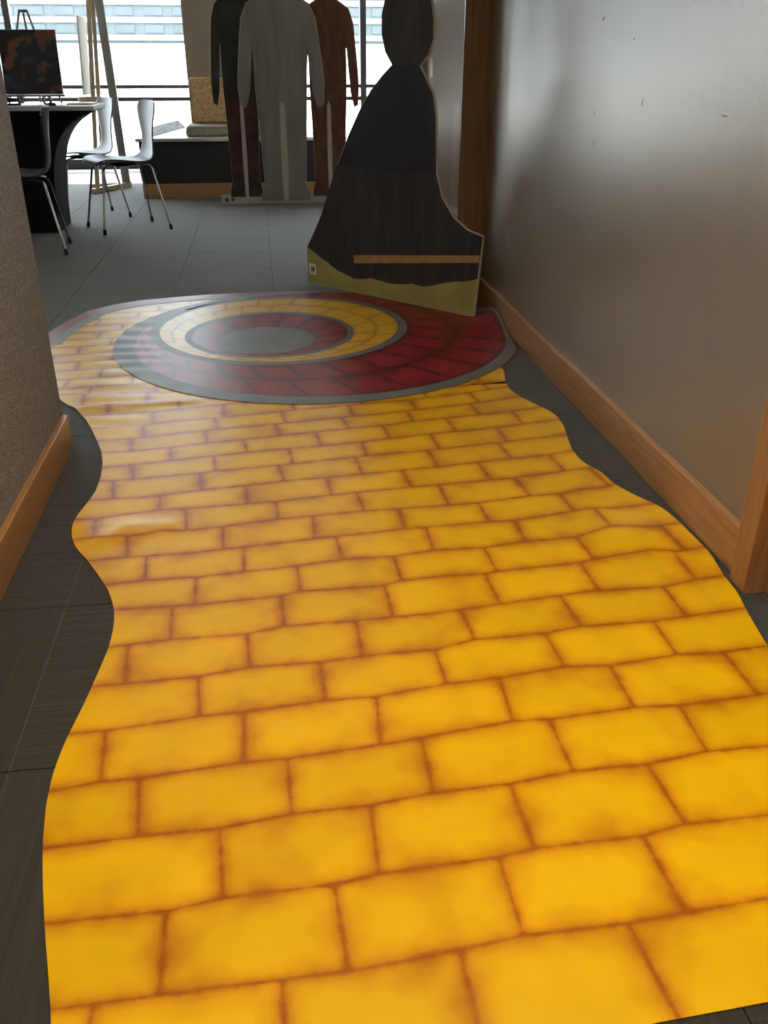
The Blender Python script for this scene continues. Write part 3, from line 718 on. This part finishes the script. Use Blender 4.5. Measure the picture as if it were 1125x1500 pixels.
# ------------------------------------------------------------------ chairs
def make_chair():
    """faces +x; moulded shell on four splayed tubes"""
    root = empty('shell_chair')
    prof = [(.215, .432), (.205, .452), (.16, .463), (.08, .458), (0, .446), (-.09, .438), (-.155, .447), (-.192, .478), (-.208, .53), (-.215, .60), (-.222, .68), (-.235, .76), (-.248, .82)]
    wid = [.17, .195, .215, .225, .225, .205, .175, .145, .118, .112, .145, .185, .165]
    dish = [.0, .003, .008, .012, .014, .014, .012, .012, .012, .014, .02, .026, .03]
    V, Fc = [], []; n = 12
    def smoothp(a, k):
        r = []
        for i in range(len(a)-1):
            p0, p1, p2, p3 = a[max(i-1, 0)], a[i], a[i+1], a[min(i+2, len(a)-1)]
            for s in range(k):
                t = s/k; r.append(.5*((2*p1)+(-p0+p2)*t+(2*p0-5*p1+4*p2-p3)*t*t+(-p0+3*p1-3*p2+p3)*t**3))
        return r+[a[-1]]
    X = smoothp([p[0] for p in prof], 3); Z = smoothp([p[1] for p in prof], 3); W = smoothp(wid, 3); D = smoothp(dish, 3)
    m_ = len(X)
    # round off the top corners
    for i in range(m_):
        for k in range(n+1):
            s = -1+2*k/n
            t = (Vector((X[min(i+1, m_-1)], 0, Z[min(i+1, m_-1)]))-Vector((X[max(i-1, 0)], 0, Z[max(i-1, 0)]))).normalized()
            nn = Vector((-t.z, 0, t.x)); 
            if nn.z < 0 and i < m_/2: nn = -nn
            up_ = Vector((t.z, 0, -t.x))
            side = D[i]*s*s
            z_off = Z[i] - (.018*s*s*s*s if i > m_-3 else 0)
            V.append((X[i]+up_.x*side*1.0, s*W[i], z_off+up_.z*side))
    for i in range(m_-1):
        for k in range(n):
            a = i*(n+1)+k; Fc.append((a, a+1, a+n+2, a+n+1))
    sh = mesh_obj('shell', V, Fc, M['chair_shell'], root, smooth=True)
    md = sh.modifiers.new('thickness', 'SOLIDIFY'); md.thickness = .011; md.offset = 0
    ss = sh.modifiers.new('round', 'SUBSURF'); ss.levels = 1; ss.render_levels = 1
    bm = bmesh.new(); bmesh.ops.create_cone(bm, cap_ends=True, segments=20, radius1=.07, radius2=.09, depth=.02); bmesh.ops.translate(bm, verts=bm.verts, vec=(0, 0, .425)); bm_obj('hub_plate', bm, M['rubber'], root, smooth=False)
    for sx in (1, -1):
        for sy in (1, -1):
            xe, ye = (.235 if sx > 0 else -.235), .205*sy
            lg = tube_obj('leg', [(.03*sx, .03*sy, .425), (.12*sx, .10*sy, .424), (.155*sx, .128*sy, .418), (.168*sx, .140*sy, .398), (xe*.985, ye*.985, .03), (xe, ye, .006)], .0075, M['chrome'], root, n=8)
            tube_obj('foot_cap', [(xe*.98, ye*.98, .036), (xe, ye, .0008)], .0115, M['rubber'], lg, n=8)
    return root
def copy_tree(o, parent=None):
    c = o.copy(); COL.objects.link(c); c.parent = parent
    for ch in list(o.children): copy_tree(ch, c)
    return c
ch = make_chair()
spots = [((-.945, 6.66), (-.44, -.20), 'dark shell chair on thin metal legs standing between table and bench'),
         ((-1.30, 7.24), (-.43, -.22), 'dark shell chair half hidden behind another, next to the wooden easel'),
         ((-1.46, 5.87), (-.46, -.06), 'dark shell chair drawn up to the front of the black-draped table')]
protos = [ch]+[copy_tree(ch) for _ in spots[1:]]
for o, ((x, y), (dx, dy), lab) in zip(protos, spots):
    o.location = (x, y, 0); o.rotation_euler = (0, 0, math.atan2(dy, dx)); tag(o, lab, 'chair', 'shell chairs in the seating area')

# ------------------------------------------------------------------ table with stretch cloth
TX0, TX1, TY0, TY1, TZ = -2.75, -1.05, 6.47, 6.96, .765
t = empty('display_table', ((TX0+TX1)/2, (TY0+TY1)/2, 0)); tag(t, 'pale-topped display table with black stretch cloth sides', 'table')
ox, oy = (TX0+TX1)/2, (TY0+TY1)/2
box('table_top', TX0-ox, TX1-ox, TY0-oy, TY1-oy, TZ, TZ+.03, M['white_top'], t, bev=.006)
V, Fc = [], []; NZ = 22; NS = 14
hx, hy = (TX1-TX0)/2, (TY1-TY0)/2
def cloth_pt(side, u, v):
    # v 0 at the floor, 1 at the top; edges sweep in towards narrow legs
    pull = .34*(1-math.exp(-((1-v)*6)**.85)); px = hx-pull*1.02; py = hy-min(pull*.10, .08)
    s = -1+2*u
    return {0: (s*px, -py), 1: (px, s*py), 2: (-s*px, py), 3: (-px, -s*py)}[side]
for side in range(4):
    for j in range(NZ+1):
        for i in range(NS):
            v = j/NZ; x, y = cloth_pt(side, i/NS, v); V.append((x, y, .004+(TZ-.002)*v))
per = 4*NS
idx = lambda side, i, j: side*(NZ+1)*NS+j*NS+i
for j in range(NZ):
    for q in range(per):
        s0, i0 = divmod(q, NS); s1, i1 = divmod((q+1) % per, NS)
        Fc.append((idx(s0, i0, j), idx(s1, i1, j), idx(s1, i1, j+1), idx(s0, i0, j+1)))
mesh_obj('stretch_cloth', V, Fc, M['black_cloth'], t, smooth=False)
TT = TZ+.03
# framed picture on a little table easel: plain abstract colour patches
def poster_mat():
    m = bpy.data.materials.new('abstract_dark_print'); m.use_nodes = True; nt = m.node_tree; L = nt.links; b = nt.nodes['Principled BSDF']
    tc = nt.nodes.new('ShaderNodeTexCoord'); n = nt.nodes.new('ShaderNodeTexNoise'); n.inputs['Scale'].default_value = 7; n.inputs['Detail'].default_value = 2
    L.new(tc.outputs['Object'], n.inputs['Vector']); r = nt.nodes.new('ShaderNodeValToRGB'); el = r.color_ramp.elements
    for _ in range(4): el.new(.5)
    for e_, (p, c) in zip(el, [(0, (.25, .23, .20)), (.36, (.03, .04, .10)), (.42, (.010, .010, .012)), (.53, (.012, .011, .012)), (.59, (.14, .075, .045)), (.66, (.30, .04, .04))]): e_.position = p; e_.color = (*c, 1)
    L.new(n.outputs[0], r.inputs[0]); L.new(r.outputs[0], b.inputs['Base Color']); b.inputs['Roughness'].default_value = .5
    return m
pz = 6.78
e = empty('table_easel', (-1.475, pz+.065, TT)); tag(e, 'small grey metal tabletop easel behind the dark picture board', 'easel')
for sx in (-1, 1): tube_obj('leg', [(.17*sx, -.06, .005), (.025*sx, .0, 1.345-TT)], .007, M['easel_metal'], e)
tube_obj('leg', [(0, .0, 1.335-TT), (0, .10, .005)], .007, M['easel_metal'], e)
tube_obj('top_bar', [(-.028, 0, 1.345-TT), (.028, 0, 1.345-TT)], .009, M['easel_metal'], e)
bar('ledge', (-.20, -.075, .052), (.20, -.075, .052), .014, .03, M['easel_metal'], e)
pb = empty('picture_board', (-1.47, pz, TT+.06)); tag(pb, 'square dark picture board propped on the table easel', 'picture')
box('panel', -.185, .185, -.006, .006, 0, .385, M['paper'], pb); box('print', -.183, .183, -.0072, -.006, .002, .383, poster_mat(), pb)
pb.rotation_euler = (-.10, 0, 0)
# small things on the table
s1 = box('paper_stack', -1.24, -1.08, 6.60, 6.84, TT, TT+.012, M['paper'], bev=.001); tag(s1, 'white sheets of paper at the table end', 'paper')
c = empty('binder_clip', (-1.31, 6.50, TT)); tag(c, 'black binder clip on the front edge of the pale table top', 'clip')
prism('clip_body', [(-.02, 0), (.02, 0), (.02, .004), (.006, .02), (-.006, .02), (-.02, .004)], (0, 0, 0), (0, 1, 0), (1, 0, 0), -.018, .018, M['rubber'], c); tube_obj('clip_wire', [(-.012, 0, .018), (-.010, 0, .034), (.010, 0, .034), (.012, 0, .018)], .0015, M['chrome'], c, n=6)
c = empty('stapler', (-1.62, 6.62, TT)); tag(c, 'dark stapler lying beneath the picture board', 'stapler')
box('stapler_base', -.085, .085, -.02, .02, 0, .012, M['rubber'], c, bev=.003); prism('stapler_arm', [(-.085, .012), (.08, .022), (.085, .036), (.0, .05), (-.07, .046), (-.085, .036)], (0, 0, 0), (1, 0, 0), (0, 1, 0), -.017, .017, M['rubber'], c)
c = empty('tape_roll', (-1.36, 6.60, TT)); tag(c, 'small grey tape roll standing on the table behind a chair back', 'tape roll')
bm = bmesh.new(); n = 20
rg = [[bm.verts.new((r*math.cos(2*PI*k/n), yy, .032+r*math.sin(2*PI*k/n))) for k in range(n)] for r, yy in ((.032, -.01), (.032, .01), (.018, .01), (.018, -.01))]
for q in range(4):
    for k in range(n): bm.faces.new((rg[q][k], rg[q][(k+1) % n], rg[(q+1) % 4][(k+1) % n], rg[(q+1) % 4][k]))
bm_obj('tape', bm, M['easel_metal'], c, smooth=False)

# ------------------------------------------------------------------ big easel with white board
e = empty('wooden_easel', (-1.38, 8.85, 0)); tag(e, 'tall pale wooden easel on sled feet in front of the window', 'easel')
bar('foot', (-.12, -.26, .022), (.14, .24, .022), .04, .045, M['pine'], e); bar('foot', (-.20, .10, .022), (.14, .22, .022), .04, .045, M['pine'], e)
bar('mast', (-.085, -.20, .04), (.06, .0, 1.95), .035, .025, M['pine'], e); bar('mast', (-.035, -.14, .04), (.085, .02, 1.95), .03, .025, M['pine'], e)
bar('rear_prop', (.115, .23, .04), (.095, .03, 1.75), .07, .04, M['easel_metal'], e)
bar('tray', (-.13, -.24, .76), (.03, -.10, .76), .05, .03, M['pine'], e)
wb = empty('white_board', (-1.38, 8.85, 0)); tag(wb, 'white board seen edge-on, resting on the tall easel', 'board')
bm = bmesh.new(); vs_ = []
for (dx, dy, z) in ((-.062, -.34, .80), (-.067, .06, .80), (-.045, .12, 1.39), (-.040, -.28, 1.39)): vs_.append(Vector((dx, dy, z)))
nv = (vs_[1]-vs_[0]).cross(vs_[3]-vs_[0]).normalized()*.012
a = [bm.verts.new(v) for v in vs_]; b_ = [bm.verts.new(v-nv) for v in vs_]
bm.faces.new(a); bm.faces.new(b_[::-1])
for i in range(4): bm.faces.new((a[i], b_[i], b_[(i+1) % 4], a[(i+1) % 4]))
bm_obj('panel', bm, M['paper'], wb)

# ------------------------------------------------------------------ bench, cushions, magazine
bx = empty('window_bench', (0, 8.2, 0)); tag(bx, 'long low dark carpeted bench with wood plinth and pale top', 'bench')
box('plinth', -1.01, .74, 0, .70, 0, .118, M['oak'], bx, bev=.003); box('body', -1.005, .735, .006, .70, .118, .452, M['bench_body'], bx)
box('top', -1.03, .75, -.012, .71, .452, .478, M['bench_top'], bx, bev=.004)
def cushion(name, x0, x1, y0, y1, z0, z1, m, lab, cat, r):
    o = empty(name, ((x0+x1)/2, (y0+y1)/2, z0)); tag(o, lab, cat)
    hx_, hy_ = (x1-x0)/2, (y1-y0)/2
    box('padding', -hx_, hx_, -hy_, hy_, 0, z1-z0, m, o, bev=r, seg=4)
    for p_ in o.children[0].data.polygons: p_.use_smooth = True
    for yy in (-hy_+.002, hy_-.002):
        q = r*.3
        tube_obj('piping', [(-hx_+q, yy, r), (-hx_+q, yy, z1-z0-r), (-hx_+r, yy, z1-z0-q), (hx_-r, yy, z1-z0-q), (hx_-q, yy, z1-z0-r), (hx_-q, yy, r)], .005, m, o, n=6)
    return o
cushion('seat_cushion', -.615, .30, 8.32, 8.80, .478, .565, M['cush_grey'], 'long grey-beige seat cushion lying on the bench', 'cushion', .035)
cushion('back_cushion', -.58, .28, 8.66, 8.80, .566, .932, M['cush_tan'], 'upright tan flecked back cushion leaning at the brown pier', 'cushion', .03)
mg = gnd(252, 190, .479)
c = empty('magazine', (-.80, 8.52, .5345)); c.rotation_euler = (.22, -.2, .3); tag(c, 'dark patterned magazine on the bench, propped against the seat cushion end', 'magazine')
M['mag'] = mat('patterned_cover', (.14, .13, .14), rough=.6, var=.0, col2=(.008, .008, .010), nscale=22)
box('pages', -.15, .15, -.11, .11, 0, .006, M['paper'], c); box('cover', -.152, .152, -.112, .112, .006, .0072, M['mag'], c)
